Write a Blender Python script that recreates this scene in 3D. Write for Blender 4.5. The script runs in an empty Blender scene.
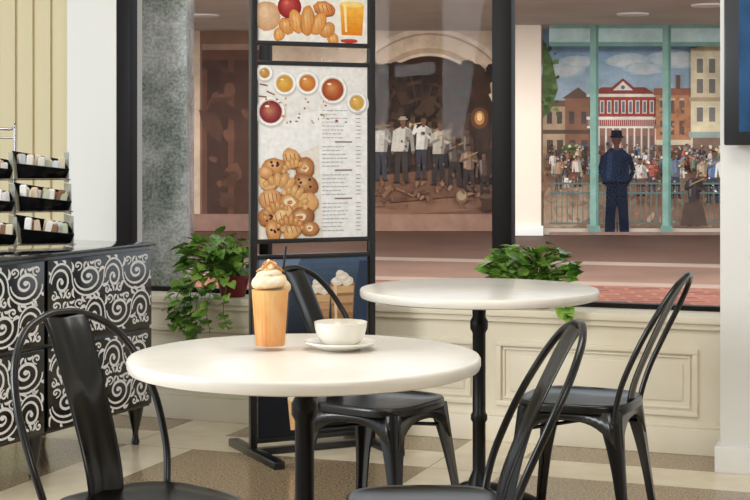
import bpy, bmesh, math, random
from mathutils import Vector, Matrix
random.seed(7)
scene = bpy.context.scene
COL = scene.collection
scene.view_settings.view_transform = 'Standard'

# ------------------------------------------------------------ helpers
def lin(c):
    r = []
    for v in c[:3]:
        v = v/255.0
        r.append(v/12.92 if v <= 0.04045 else ((v+0.055)/1.055)**2.4)
    return (r[0], r[1], r[2], 1.0)

def mat(name, col, rough=0.5, metal=0.0, emit=None, es=0.0, spec=None, coat=0.0):
    m = bpy.data.materials.new(name); m.use_nodes = True
    b = m.node_tree.nodes['Principled BSDF']
    b.inputs['Base Color'].default_value = lin(col)
    b.inputs['Roughness'].default_value = rough
    b.inputs['Metallic'].default_value = metal
    if spec is not None: b.inputs['Specular IOR Level'].default_value = spec
    if coat:
        b.inputs['Coat Weight'].default_value = coat; b.inputs['Coat Roughness'].default_value = 0.10
    if emit is not None:
        b.inputs['Emission Color'].default_value = lin(emit)
        b.inputs['Emission Strength'].default_value = es
    return m

def noise_mat(name, c1, c2, scale=20, rough=0.5, detail=4, lo=0.35, hi=0.65, bump=0.0, metal=0.0, kind='noise'):
    m = mat(name, c1, rough, metal)
    nt = m.node_tree; N = nt.nodes; L = nt.links
    b = N['Principled BSDF']
    tc = N.new('ShaderNodeTexCoord')
    t = N.new('ShaderNodeTexNoise'); t.inputs['Scale'].default_value = scale; t.inputs['Detail'].default_value = detail
    L.new(tc.outputs['Object'], t.inputs['Vector'])
    r = N.new('ShaderNodeValToRGB')
    r.color_ramp.elements[0].position = lo; r.color_ramp.elements[0].color = lin(c1)
    r.color_ramp.elements[1].position = hi; r.color_ramp.elements[1].color = lin(c2)
    L.new(t.outputs['Fac'], r.inputs['Fac']); L.new(r.outputs['Color'], b.inputs['Base Color'])
    if bump:
        bp = N.new('ShaderNodeBump'); bp.inputs['Strength'].default_value = bump
        bp.inputs['Distance'].default_value = 0.01
        L.new(t.outputs['Fac'], bp.inputs['Height']); L.new(bp.outputs['Normal'], b.inputs['Normal'])
    return m

def glass_mat(name, tint=(255,255,255), refl=0.06):
    m = bpy.data.materials.new(name); m.use_nodes = True
    nt = m.node_tree; nt.nodes.clear()
    o = nt.nodes.new('ShaderNodeOutputMaterial'); mx = nt.nodes.new('ShaderNodeMixShader')
    tr = nt.nodes.new('ShaderNodeBsdfTransparent'); gl = nt.nodes.new('ShaderNodeBsdfGlossy')
    tr.inputs['Color'].default_value = lin(tint); gl.inputs['Roughness'].default_value = 0.02
    mx.inputs[0].default_value = refl
    nt.links.new(tr.outputs[0], mx.inputs[1]); nt.links.new(gl.outputs[0], mx.inputs[2])
    nt.links.new(mx.outputs[0], o.inputs['Surface'])
    return m

def link(o):
    COL.objects.link(o); return o

def mobj(name, verts, faces, m=None, parent=None, smooth=False, loc=None, rot=None):
    me = bpy.data.meshes.new(name)
    me.from_pydata([tuple(v) for v in verts], [], faces)
    me.update()
    if m: me.materials.append(m)
    if smooth:
        for p in me.polygons: p.use_smooth = True
    o = bpy.data.objects.new(name, me); link(o)
    if parent: o.parent = parent
    if loc: o.location = loc
    if rot is not None: o.rotation_euler = (0, 0, rot)
    return o

def fix(o):
    bm = bmesh.new(); bm.from_mesh(o.data)
    bmesh.ops.recalc_face_normals(bm, faces=bm.faces)
    bm.to_mesh(o.data); bm.free(); return o

def autosmooth(o, ang=40):
    bm = bmesh.new(); bm.from_mesh(o.data)
    for f in bm.faces: f.smooth = True
    for e in bm.edges:
        if len(e.link_faces) == 2 and e.calc_face_angle(0) > math.radians(ang): e.smooth = False
    bm.to_mesh(o.data); bm.free(); return o

def boxgeo(x0,x1,y0,y1,z0,z1):
    v = [(x0,y0,z0),(x1,y0,z0),(x1,y1,z0),(x0,y1,z0),(x0,y0,z1),(x1,y0,z1),(x1,y1,z1),(x0,y1,z1)]
    f = [(0,3,2,1),(4,5,6,7),(0,1,5,4),(1,2,6,5),(2,3,7,6),(3,0,4,7)]
    return v, f

def boxes(name, lst, m, parent=None, bevel=0.0, loc=None, rot=None):
    V=[];F=[]
    for b in lst:
        v,f = boxgeo(*b); k=len(V); V+=v; F+=[tuple(i+k for i in q) for q in f]
    o = mobj(name,V,F,m,parent,loc=loc,rot=rot)
    if bevel:
        bm=bmesh.new(); bm.from_mesh(o.data)
        bmesh.ops.bevel(bm, geom=list(bm.edges), offset=bevel, segments=2, affect='EDGES', profile=0.6)
        bm.to_mesh(o.data); bm.free()
        autosmooth(o,50)
    return o

def lathe_geo(prof, seg=40, cx=0, cy=0, rib=0.0, nrib=0):
    V=[];F=[]
    for r,z in prof:
        for i in range(seg):
            a=2*math.pi*i/seg; rr=r*(1+rib*math.cos(nrib*a)) if rib else r
            V.append((cx+rr*math.cos(a),cy+rr*math.sin(a),z))
    n=len(prof)
    for j in range(n-1):
        for i in range(seg):
            i2=(i+1)%seg
            F.append((j*seg+i,j*seg+i2,(j+1)*seg+i2,(j+1)*seg+i))
    F.append(tuple(range(seg))[::-1]); F.append(tuple((n-1)*seg+i for i in range(seg)))
    return V,F

def lathe(name, prof, m, parent=None, seg=40, loc=None, ang=35, rib=0.0, nrib=0):
    V,F=lathe_geo(prof,seg,0,0,rib,nrib); o=mobj(name,V,F,m,parent,loc=loc)
    fix(o); autosmooth(o,ang); return o

def catmull(P, n=8):
    P=[Vector(p) for p in P]; out=[]
    Q=[P[0]*2-P[1]]+P+[P[-1]*2-P[-2]]
    for i in range(1,len(Q)-2):
        for k in range(n):
            t=k/n; a,b,c,d=Q[i-1],Q[i],Q[i+1],Q[i+2]
            out.append(0.5*((2*b)+(-a+c)*t+(2*a-5*b+4*c-d)*t*t+(-a+3*b-3*c+d)*t**3))
    out.append(P[-1]); return out

def sweep_geo(pts, rad, seg=10):
    pts=[Vector(p) for p in pts]; V=[];F=[]
    n=len(pts)
    T=[(pts[min(i+1,n-1)]-pts[max(i-1,0)]).normalized() for i in range(n)]
    up=Vector((0,0,1)) if abs(T[0].z)<0.9 else Vector((1,0,0))
    nrm=(up-T[0]*up.dot(T[0])).normalized()
    for i in range(n):
        nrm=(nrm-T[i]*nrm.dot(T[i])).normalized()
        bi=T[i].cross(nrm)
        r=rad[i] if isinstance(rad,(list,tuple)) else rad
        for k in range(seg):
            a=2*math.pi*k/seg
            V.append(pts[i]+nrm*(r*math.cos(a))+bi*(r*math.sin(a)))
    for i in range(n-1):
        for k in range(seg):
            k2=(k+1)%seg
            F.append((i*seg+k,i*seg+k2,(i+1)*seg+k2,(i+1)*seg+k))
    F.append(tuple(range(seg))[::-1]); F.append(tuple((n-1)*seg+k for k in range(seg)))
    return V,F

def tubes(name, paths, rad, m, parent=None, seg=10, loc=None, rot=None):
    V=[];F=[]
    for i,p in enumerate(paths):
        v,f=sweep_geo(p,rad,seg); k=len(V); V+=v; F+=[tuple(i+k for i in q) for q in f]
    o=mobj(name,V,F,m,parent,loc=loc,rot=rot); fix(o); autosmooth(o,50); return o

def thing(name,label,category,loc=(0,0,0),rot=0.0,group=None):
    e=bpy.data.objects.new(name,None); link(e)
    e.empty_display_size=0.1
    e.location=loc; e.rotation_euler=(0,0,rot)
    e['label']=label; e['category']=category
    if group: e['group']=group
    return e
def tag(o,label,category,group=None):
    o['label']=label; o['category']=category
    if group: o['group']=group
    return o
def struct(o): o['kind']='structure'; return o

def copy_thing(src, loc, rot, label=None):
    t=src.copy(); COL.objects.link(t); t.location=loc; t.rotation_euler=(0,0,rot)
    if label: t['label']=label
    for c in src.children:
        d=c.copy(); COL.objects.link(d); d.parent=t
        for g in c.children:
            h=g.copy(); COL.objects.link(h); h.parent=d
    return t

def lerp(c,d,t): return tuple(int(a+(b2-a)*t) for a,b2 in zip(c,d))
class Painter:
    """flat painted surface: layered coloured polygons gathered in one mesh"""
    def __init__(s, mapf, mute=0.0): s.map=mapf; s.V=[]; s.F=[]; s.C=[]; s.n=0; s.mute=mute
    def poly(s,pts,c):
        k=len(s.V)
        if s.mute:
            g=.3*c[0]+.55*c[1]+.15*c[2]; c=lerp(c,(g,g,g),s.mute); c=lerp(c,(196,182,164),s.mute*.55)
        for a,b in pts: s.V.append(s.map(a,b,s.n))
        s.F.append(tuple(range(k,k+len(pts)))); s.C.append(lin(c)); s.n+=1
    def rect(s,x0,y0,x1,y1,c): s.poly([(x0,y0),(x1,y0),(x1,y1),(x0,y1)],c)
    def ell(s,cx,cy,rx,ry,c,n=20,a0=0,rot=0):
        ca,sa=math.cos(rot),math.sin(rot)
        P=[]
        for i in range(n):
            a=2*math.pi*i/n; x=rx*math.cos(a); y=ry*math.sin(a)
            P.append((cx+x*ca-y*sa,cy+x*sa+y*ca))
        s.poly(P,c)
    def blob(s,cx,cy,rx,ry,c,n=16,rot=0,j=.14):
        ca,sa=math.cos(rot),math.sin(rot); P=[]
        for i in range(n):
            a=2*math.pi*i/n; q=1+random.uniform(-j,j); x=rx*q*math.cos(a); y=ry*q*math.sin(a)
            P.append((cx+x*ca-y*sa,cy+x*sa+y*ca))
        s.poly(P,c)
    def arch(s,cx,cy,rx,ry,yb,c,n=24):
        P=[(cx-rx,yb)]+[(cx-rx*math.cos(math.pi*i/n),cy-ry*math.sin(math.pi*i/n)) for i in range(n+1)]+[(cx+rx,yb)]
        s.poly(P,c)
    def line(s,x0,y0,x1,y1,w,c):
        d=math.hypot(x1-x0,y1-y0) or 1; nx=-(y1-y0)/d*w/2; ny=(x1-x0)/d*w/2
        s.poly([(x0+nx,y0+ny),(x1+nx,y1+ny),(x1-nx,y1-ny),(x0-nx,y0-ny)],c)
    def person(s,x,yb,h,shirt,pants,skin=(95,60,45),hat=None,pose=0):
        w=h*0.118*random.uniform(.9,1.15); sh=yb-h*0.83; hip=yb-h*0.47; st=random.uniform(.7,1.2); ln=random.uniform(-.35,.35)*w
        dk=tuple(int(v*.74) for v in shirt); lt=lerp(shirt,(255,250,235),.25)
        s.poly([(x-w*.75,hip-h*.03),(x-w*.95*st,yb),(x-w*.3*st,yb),(x-w*.02,hip+h*.06),(x+w*.35*st,yb),(x+w*1.0*st,yb),(x+w*.75,hip-h*.03)],pants)
        s.ell(x-w*.7*st,yb,w*.42,h*.014,(45,36,32),8); s.ell(x+w*.75*st,yb,w*.42,h*.014,(45,36,32),8)
        xo=x; x=x+ln
        s.poly([(x-w*.25,sh-h*.02),(x-w*.95,sh+h*.03),(xo-w*.8,hip),(xo+w*.8,hip),(x+w*.95,sh+h*.03),(x+w*.25,sh-h*.02)],shirt)
        s.poly([(x+w*.3,sh),(x+w*.95,sh+h*.03),(xo+w*.8,hip),(xo+w*.35,hip)],dk); s.poly([(x-w*.7,sh+h*.03),(x-w*.3,sh+h*.01),(xo-w*.45,hip-h*.04),(xo-w*.65,hip-h*.05)],lt)
        if pose==0:
            s.line(x-w*.95,sh+h*.04,x-w*1.2,hip,w*.42,shirt); s.line(x+w*.95,sh+h*.04,x+w*1.2,hip,w*.42,dk)
            s.ell(x-w*1.2,hip+h*.02,w*.2,w*.22,skin,8); s.ell(x+w*1.2,hip+h*.02,w*.2,w*.22,skin,8)
        elif pose==1:
            s.line(x-w*.9,sh+h*.04,x-w*1.3,sh+h*.2,w*.42,shirt); s.line(x-w*1.3,sh+h*.2,x-w*.1,sh+h*.13,w*.36,dk)
            s.line(x+w*.9,sh+h*.04,x+w*1.4,sh+h*.2,w*.42,dk); s.line(x+w*1.4,sh+h*.2,x+w*.5,sh+h*.16,w*.36,shirt)
            s.line(x-w*.4,sh+h*.1,x+w*1.4,sh,w*.16,(176,134,80))
        elif pose==3:
            s.line(x+w*.9,sh+h*.04,x+w*1.1,sh+h*.2,w*.42,dk); s.line(x+w*1.1,sh+h*.2,x-w*.5,sh+h*.04,w*.34,shirt)
            s.line(x-w*.9,sh+h*.04,x-w*1.5,sh+h*.12,w*.42,shirt); s.line(x-w*1.5,sh+h*.12,x-w*1.1,sh-h*.03,w*.34,shirt)
            s.line(x-w*.2,sh-h*.06,x-w*1.8,sh-h*.03,w*.15,(190,150,84)); s.ell(x-w*1.9,sh-h*.03,w*.18,w*.3,(206,168,96),10)
        elif pose==4:
            s.line(x-w*.9,sh+h*.04,x-w*1.3,hip-h*.08,w*.42,shirt); s.line(x+w*.9,sh+h*.04,x+w*1.4,hip-h*.12,w*.42,dk)
            s.line(x-w*.5,hip-h*.05,x+w*1.8,sh+h*.05,w*.16,(104,68,44)); s.ell(x-w*.4,hip-h*.06,w*.5,w*.5,(170,138,100),12)
        else:
            s.line(x-w*.9,sh+h*.04,x-w*1.2,hip,w*.42,shirt)
            s.line(x+w*.9,sh+h*.04,x+w*1.9,sh-h*.06,w*.4,shirt); s.ell(x+w*2,sh-h*.08,w*.2,w*.2,skin,8)
        s.rect(x-w*.22,sh-h*.05,x+w*.22,sh+h*.01,skin)
        s.ell(x,yb-h*.925,h*.046,h*.064,skin,14)
        if hat:
            s.ell(x,yb-h*.965,h*.080,h*.014,hat,12); s.poly([(x-h*.048,yb-h*.965),(x-h*.040,yb-h*1.005),(x+h*.040,yb-h*1.005),(x+h*.048,yb-h*.965)],hat)
        else:
            s.poly([(x-h*.05,yb-h*.935),(x-h*.045,yb-h*.985),(x,yb-h*1.0),(x+h*.045,yb-h*.985),(x+h*.05,yb-h*.935),(x+h*.03,yb-h*.96),(x-h*.03,yb-h*.96)],(45,34,30))
    def dabs(s,n,x0,x1,y0,y1,cs,r0=.8,r1=2.2,asp=1.4):
        for i in range(n):
            r=random.uniform(r0,r1); s.blob(random.uniform(x0,x1),random.uniform(y0,y1),r,r*random.uniform(.5,asp),random.choice(cs),7,random.uniform(0,3),.3)
    def build(s,name,m,parent=None):
        o=mobj(name,s.V,s.F,m,parent)
        ca=o.data.color_attributes.new('Col','FLOAT_COLOR','CORNER')
        for p in o.data.polygons:
            for li in p.loop_indices: ca.data[li].color=s.C[p.index]
        return o

def paint_mat(name, rough=0.6, noise=0.25, scale=3.0, spec=.3, fine=0.0):
    m=mat(name,(255,255,255),rough,spec=spec); nt=m.node_tree; N=nt.nodes; L=nt.links; b=N['Principled BSDF']
    a=N.new('ShaderNodeVertexColor'); a.layer_name='Col'
    tc=N.new('ShaderNodeTexCoord'); t=N.new('ShaderNodeTexNoise'); t.inputs['Scale'].default_value=scale; t.inputs['Detail'].default_value=8; t.inputs['Roughness'].default_value=.65
    L.new(tc.outputs['Object'],t.inputs['Vector'])
    mr=N.new('ShaderNodeMapRange'); mr.inputs['From Min'].default_value=.3; mr.inputs['From Max'].default_value=.7
    mr.inputs['To Min'].default_value=1-noise; mr.inputs['To Max'].default_value=1+noise*.8
    L.new(t.outputs['Fac'],mr.inputs['Value'])
    mx=N.new('ShaderNodeVectorMath'); mx.operation='SCALE'
    L.new(a.outputs['Color'],mx.inputs[0]); L.new(mr.outputs['Result'],mx.inputs['Scale'])
    L.new(mx.outputs['Vector'],b.inputs['Base Color'])
    return m

# ------------------------------------------------------------ materials
M_black = mat('black_powder_coat',(5,5,6),0.3,0.0,spec=0.4,coat=0.25)
M_blackcast = mat('black_cast_iron',(6,6,7),0.38,spec=.35)
M_rubber = mat('rubber',(14,14,14),0.7)
M_tabletop = noise_mat('white_laminate',(230,224,212),(238,233,223),6,0.22)
M_cream = noise_mat('cream_paint',(226,216,192),(234,225,204),2.5,0.55)
M_white = mat('white_paint',(234,233,228),0.5)
M_curtain = mat('cream_panelling',(218,206,168),0.6)
M_frame = mat('dark_window_frame',(14,9,8),0.45,spec=.2)
M_chrome = mat('chrome',(200,200,205),0.15,1.0)
M_glass = glass_mat('window_glass',(252,253,253),0.003)
M_cup = mat('ivory_porcelain',(238,234,224),0.15,coat=0.4)

# ------------------------------------------------------------ wall frame of reference
A = math.radians(-20.3)      # window wall turned to the room axis
WO = (0.0, 6.44, 0.0)
def W(s,t,z=0.0):
    return Vector((WO[0]+math.cos(A)*s-math.sin(A)*t, WO[1]+math.sin(A)*s+math.cos(A)*t, z))
def wbox(name,lst,m,bevel=0.0):
    return boxes(name,lst,m,None,bevel,loc=WO,rot=A)

SILL=0.553
# floor -------------------------------------------------------
fm=mat('floor_tiles',(220,210,190),0.14); nt=fm.node_tree; N=nt.nodes; L=nt.links; b=N['Principled BSDF']
tc=N.new('ShaderNodeTexCoord'); mp=N.new('ShaderNodeMapping'); mp.inputs['Rotation'].default_value=(0,0,math.radians(20.3)); mp.inputs['Location'].default_value=(3.10+13.0,-5.44+13.0,0)
L.new(tc.outputs['Object'],mp.inputs['Vector'])
sx=N.new('ShaderNodeSeparateXYZ'); L.new(mp.outputs[0],sx.inputs[0])
def math_node(op,a,bv=None,c=None):
    n=N.new('ShaderNodeMath'); n.operation=op
    for i,v in enumerate((a,bv,c)):
        if v is None: continue
        if isinstance(v,(int,float)): n.inputs[i].default_value=v
        else: L.new(v,n.inputs[i])
    return n.outputs[0]
def fract(o,p): return math_node('FRACT',math_node('DIVIDE',o,p))
fx=fract(sx.outputs['X'],1.3); fy=fract(sx.outputs['Y'],1.3)
band=math_node('MAXIMUM',math_node('LESS_THAN',fx,0.23),math_node('LESS_THAN',fy,0.23))
no=N.new('ShaderNodeTexNoise'); no.inputs['Scale'].default_value=120; no.inputs['Detail'].default_value=3; L.new(tc.outputs['Object'],no.inputs['Vector'])
rg=N.new('ShaderNodeValToRGB'); rg.color_ramp.elements[0].position=.34; rg.color_ramp.elements[0].color=lin((104,86,64)); rg.color_ramp.elements[1].position=.66; rg.color_ramp.elements[1].color=lin((186,164,132)); L.new(no.outputs['Fac'],rg.inputs['Fac'])
n2=N.new('ShaderNodeTexNoise'); n2.inputs['Scale'].default_value=6; L.new(tc.outputs['Object'],n2.inputs['Vector'])
rc=N.new('ShaderNodeValToRGB'); rc.color_ramp.elements[0].position=.3; rc.color_ramp.elements[0].color=lin((220,206,178)); rc.color_ramp.elements[1].position=.7; rc.color_ramp.elements[1].color=lin((236,225,200)); L.new(n2.outputs['Fac'],rc.inputs['Fac'])
mx=N.new('ShaderNodeMixRGB'); L.new(band,mx.inputs[0]); L.new(rg.outputs[0],mx.inputs[1]); L.new(rc.outputs[0],mx.inputs[2])
gr=math_node('MAXIMUM',math_node('LESS_THAN',fx,0.004),math_node('LESS_THAN',fy,0.004))
mg=N.new('ShaderNodeMixRGB'); L.new(gr,mg.inputs[0]); L.new(mx.outputs[0],mg.inputs[1]); mg.inputs[2].default_value=lin((160,140,112)); L.new(mg.outputs[0],b.inputs['Base Color'])
a_=W(-4.2,0.3); b_=W(3.2,0.3)
floor=mobj('floor',[(-4.2,-2.3,0),(3.6,-2.3,0),(3.6,b_.y-.15,0),(b_.x,b_.y,0),(a_.x,a_.y,0),(-4.2,a_.y,0)],[(0,1,2,3,4,5)],fm); struct(floor)
ceil=boxes('ceiling',[(-3.6,3.6,-2.3,7.9,3.0,3.1)],M_white); struct(ceil)
struct(boxes('wall_right',[(3.5,3.6,-2.3,5.4,0,3.0)],M_white))
struct(boxes('wall_front',[(-3.6,3.6,-2.4,-2.3,0,3.0)],mat('taupe_wall',(130,112,94),.7)))

# window wall ---------------------------------------------------
struct(wbox('wall_back',[(-1.62,1.5,0.0,0.22,0.0,SILL-0.03),(-1.62,1.5,0.12,0.3,2.5,3.0)],M_cream))
ml=[]
def frame_boxes(s0,s1,z0,z1,w,t0,t1):
    return [(s0,s1,t0,t1,z0,z0+w),(s0,s1,t0,t1,z1-w,z1),(s0,s0+w,t0,t1,z0+w,z1-w),(s1-w,s1,t0,t1,z0+w,z1-w)]
for s0,s1 in ((-1.35,-0.50),(-0.42,0.46),(0.54,1.37)):
    ml+=frame_boxes(s0,s1,0.15,0.42,0.022,-0.014,0.0)
    ml+=frame_boxes(s0+.03,s1-.03,0.18,0.39,0.008,-0.008,0.0)
    ml.append((s0+.06,s1-.06,-0.006,0.0,0.21,0.36))
struct(wbox('trim_1',ml,M_cream,0.003))
struct(wbox('baseboard_back',[(-1.62,1.5,-0.018,0.0,0.0,0.105),(-1.62,1.5,-0.011,0.0,0.105,0.12)],M_cream,0.004))
struct(wbox('trim_2',[(-1.62,1.5,-0.035,0.22,SILL-0.03,SILL),(-1.62,1.5,-0.02,0.0,SILL-0.055,SILL-0.03)],M_cream,0.004))
struct(wbox('trim_3',[(-1.352,-1.278,0.15,0.22,SILL,2.5)],M_frame,0.004))
struct(wbox('trim_4',[(0.477,0.563,0.15,0.22,SILL,2.5)],M_frame,0.004))
struct(wbox('trim_5',[(-1.278,0.477,0.17,0.22,SILL,SILL+.02),(0.563,1.5,0.17,0.22,SILL,SILL+.02)],M_frame))
struct(wbox('trim_6',[(-0.625,-0.58,0.17,0.22,SILL+.02,2.5)],M_frame,0.003))
for i,(s0,s1) in enumerate(((-1.278,-0.625),(-0.58,0.477),(0.563,1.495))):
    struct(wbox('window_%d'%(i+1),[(s0,s1,0.193,0.197,SILL+.02,2.5)],M_glass))
struct(wbox('wall_pilaster',[(-1.62,-1.352,0.15,0.4,0,3.0)],M_white,0.004))
cur=[(-4.2,-1.62,0.24,0.4,0,3.0)]
s=-1.66
while s>-4.1:
    cur.append((s-0.085,s,0.225,0.24,0.0,3.0)); s-=0.1
struct(wbox('wall_left',cur,M_curtain,0.003))
struct(wbox('wall_column',[(1.493,3.2,-0.29,0.4,0,3.0)],M_white,0.004))
struct(wbox('baseboard_column',[(1.475,3.2,-0.31,-0.288,0,0.10),(1.475,1.495,-0.29,0.0,0,0.10)],M_white,0.004))

# television ----------------------------------------------------
tv=thing('television','flat black wall-mounted television with blue picture on white column','television',W(2.05,-0.36,1.23),A)
boxes('casing',[(-.53,.53,-.035,.02,0,.64)],mat('tv_plastic',(10,11,14),0.3),tv,0.006)
scm=noise_mat('tv_picture',(18,34,60),(50,86,120),4,0.2)
scm.node_tree.nodes['Principled BSDF'].inputs['Emission Color'].default_value=lin((40,80,125)); scm.node_tree.nodes['Principled BSDF'].inputs['Emission Strength'].default_value=0.3
boxes('screen',[(-.475,.5,-.037,-.0345,.05,.61)],scm,tv)
boxes('wall_bracket',[(-.15,.15,.02,.07,.2,.45)],M_blackcast,tv)

# ------------------------------------------------------------ outside
gm=mat('plaza_paving',(150,110,95),0.6); nt=gm.node_tree; N=nt.nodes; L=nt.links; b=N['Principled BSDF']
tc=N.new('ShaderNodeTexCoord'); sx=N.new('ShaderNodeSeparateXYZ'); L.new(tc.outputs['Object'],sx.inputs[0])
q=math_node('ADD',sx.outputs['Y'],math_node('MULTIPLY',sx.outputs['X'],0.30))
qq=math_node('DIVIDE',q,25.0)
cr=N.new('ShaderNodeValToRGB'); cr.color_ramp.interpolation='CONSTANT'
els=[(0,(130,80,64)),(13.9/25,(146,124,110)),(14.3/25,(124,94,80)),(16.4/25,(160,140,126)),(16.8/25,(112,80,68))]
cr.color_ramp.elements[0].position=els[0][0]; cr.color_ramp.elements[0].color=lin(els[0][1])
cr.color_ramp.elements[1].position=els[1][0]; cr.color_ramp.elements[1].color=lin(els[1][1])
for p,c in els[2:]:
    e=cr.color_ramp.elements.new(p); e.color=lin(c)
L.new(qq,cr.inputs['Fac'])
br=N.new('ShaderNodeTexBrick'); br.inputs['Scale'].default_value=1.6; br.inputs['Color1'].default_value=(1,1,1,1); br.inputs['Color2'].default_value=(.55,.53,.53,1); br.inputs['Mortar'].default_value=(1.3,1.25,1.2,1); br.inputs['Mortar Size'].default_value=.03
L.new(tc.outputs['Object'],br.inputs['Vector'])
mm=N.new('ShaderNodeMixRGB'); mm.blend_type='MULTIPLY'; L.new(math_node('LESS_THAN',q,13.9),mm.inputs[0]); L.new(cr.outputs[0],mm.inputs[1]); L.new(br.outputs[0],mm.inputs[2])
n3=N.new('ShaderNodeTexNoise'); n3.inputs['Scale'].default_value=.9; n3.inputs['Detail'].default_value=6; L.new(tc.outputs['Object'],n3.inputs['Vector'])
m3=N.new('ShaderNodeMapRange'); m3.inputs['To Min'].default_value=.55; m3.inputs['To Max'].default_value=1.45; L.new(n3.outputs['Fac'],m3.inputs['Value'])
vs=N.new('ShaderNodeVectorMath'); vs.operation='SCALE'; L.new(mm.outputs[0],vs.inputs[0]); L.new(m3.outputs[0],vs.inputs['Scale']); L.new(vs.outputs[0],b.inputs['Base Color'])
g0=W(-7,.35); g1=W(7,.35)
g=mobj('ground_plaza',[(g0.x,g0.y,-.005),(g1.x,g1.y,-.005),(16,28,-.005),(-16,28,-.005)],[(0,1,2,3)],gm); struct(g)

D=22.0; U=D/1500.0     # one mural canvas unit in metres
def mural_map(a,bb,n): return ((a-375)*U, D-0.0004*n, 1.22-(bb-148)*U)
P=Painter(mural_map,.16)
P.rect(120,-20,541,231,(226,198,168))
# ---- sheltered left part
P.rect(120,20,187,231,(176,150,130)); P.rect(187,0,256,231,(128,88,66)); P.rect(186,8,200,231,(206,176,150))
P.rect(202,46,262,216,(100,60,44)); P.rect(207,60,228,214,(66,40,32)); P.rect(234,60,262,214,(78,48,38)); P.rect(202,44,262,50,(160,122,98))
P.rect(187,214,262,231,(146,106,90))
P.dabs(30,206,250,60,212,[(88,54,42),(74,44,36),(108,68,50)],3,9,2.4)
# ---- arch with musicians
P.rect(262,20,516,231,(236,206,174))
for i in range(8): P.rect(262,20+i*4,516,24+i*4,(218+i*2,192+i*2,164+i))
P.arch(430,140,100,112,231,(244,224,198)); P.arch(430,140,95,107,231,(204,168,134)); P.arch(430,140,93,105,231,(242,214,180)); P.arch(429,140,78,92,231,(216,178,140)); P.arch(429,141,74,88,231,(246,222,190)); P.arch(429,141,71,85,231,(60,38,28))
P.dabs(60,366,492,66,180,[(66,42,30),(50,32,26),(80,52,36),(58,40,34)],6,12,1.5)
P.rect(346,180,504,231,(112,70,54)); P.poly([(346,192),(504,178),(504,208),(346,218)],(136,90,68)); P.rect(346,214,516,231,(158,114,94))
for r_,c in ((56,(72,48,36)),(53,(42,30,27)),(42,(74,50,38)),(39,(46,33,29)),(25,(76,52,40)),(22,(42,30,27))):
    P.arch(422,122,r_,r_*.98,124,c,26)
for i in range(13):
    a=math.pi*(0.04+0.92*i/12); P.line(422-20*math.cos(a),122-18*math.sin(a),422-54*math.cos(a),122-53*math.sin(a),.9,(78,56,44))
P.dabs(50,372,480,66,124,[(58,40,32),(48,34,30),(70,50,38)],3,8,1.4)
P.rect(358,122,500,184,(56,40,33)); P.dabs(70,360,496,122,182,[(68,48,38),(46,34,30),(82,56,44),(60,46,44),(92,66,50)],3,8,1.8)
P.ell(479,118,9,11,(104,62,36)); P.ell(479,118,5,7,(206,130,62)); P.ell(479,117,2.6,4,(250,214,140))
P.poly([(372,176),(450,168),(478,194),(372,204)],(116,74,54))
SK=(116,76,58)
for x,y,h,c,pn,hat,po in ((375,172,50,(120,96,80),(50,40,40),(50,40,34),0),(392,168,48,(140,112,92),(46,40,42),None,3),(413,167,52,(110,90,84),(46,38,40),(60,48,40),0),(431,170,50,(160,140,120),(50,42,42),None,1),(449,168,48,(96,74,66),(44,36,36),(44,36,32),4),(467,174,46,(120,94,76),(50,40,38),None,0)):
    P.person(x,y,h,lerp(c,(58,40,34),.35),pn,lerp(SK,(50,34,28),.35),hat,po)
for x,y,h,c,pn,hat,po in ((381,180,60,(188,180,168),(54,54,66),None,3),(401,182,65,(206,198,186),(58,48,44),(170,154,126),0),(421,179,63,(214,206,194),(54,52,62),None,3),(438,184,64,(182,170,154),(48,44,48),(80,66,54),1)):
    P.person(x,y,h,c,pn,SK,hat,po)
for x,y,h,c in ((454,186,52,(84,68,62)),(468,192,48,(136,104,80)),(484,196,44,(84,64,58))):
    P.person(x,y,h,c,(48,40,40),SK,random.choice([None,(52,42,36)]),random.choice([0,1]))
P.ell(461,196,6,7,(120,90,66)); P.ell(461,195,4.6,5,(160,134,106)); P.blob(486,202,8,8,(72,48,38)); P.ell(486,196,7,2.4,(104,74,54))
P.poly([(378,190),(390,184),(393,188),(384,198)],(126,88,60)); P.line(396,188,414,196,1.2,(150,112,76))
P.dabs(60,374,494,182,206,[(120,80,58),(92,60,46),(140,100,76),(104,68,52)],1,4,.5)
P.dabs(60,366,496,130,182,[(76,54,42),(60,44,38),(100,74,58),(120,94,76)],.7,1.6)
# ---- town square part
for i in range(14):
    t=i/13.0; P.rect(541,22+i*7,760,29+i*7+.5,(int(112+84*t),int(166+42*t),int(212+8*t)))
for x,y,rx,ry in ((560,70,20,7),(575,62,14,5),(625,62,20,6),(672,60,22,8),(640,70,16,5),(700,40,20,6)):
    P.blob(x,y,rx*1.2,ry*1.2,(180,206,220),20); P.blob(x,y,rx,ry,(200,216,224),20); P.blob(x+4,y+2,rx*.7,ry*.6,(214,222,226),16)
P.rect(541,105,563,185,(196,164,130)); P.rect(541,101,564,107,(128,94,76)); P.rect(563,98,588,185,(156,104,80)); P.poly([(560,99),(576,88),(590,99)],(112,86,76))
P.rect(541,130,588,134,(104,78,64))
for x in (545,555,567,579): 
    P.rect(x,112,x+5,124,(88,80,80)); P.rect(x,140,x+6,160,(96,76,68))
P.poly([(541,40),(550,60),(556,90),(548,112),(541,118)],(96,128,66)); P.blob(570,150,10,8,(92,118,62)); P.dabs(30,541,556,44,116,[(84,116,56),(120,150,84),(70,98,50)],1.5,3.5)
P.rect(587,95,652,170,(190,60,50)); P.poly([(583,97),(599,88),(609,88),(620,79),(631,88),(642,88),(655,97)],(152,62,54)); P.poly([(610,91),(620,82),(630,91)],(236,228,218)); P.ell(620,88,2,2,(104,110,124),10)
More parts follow.
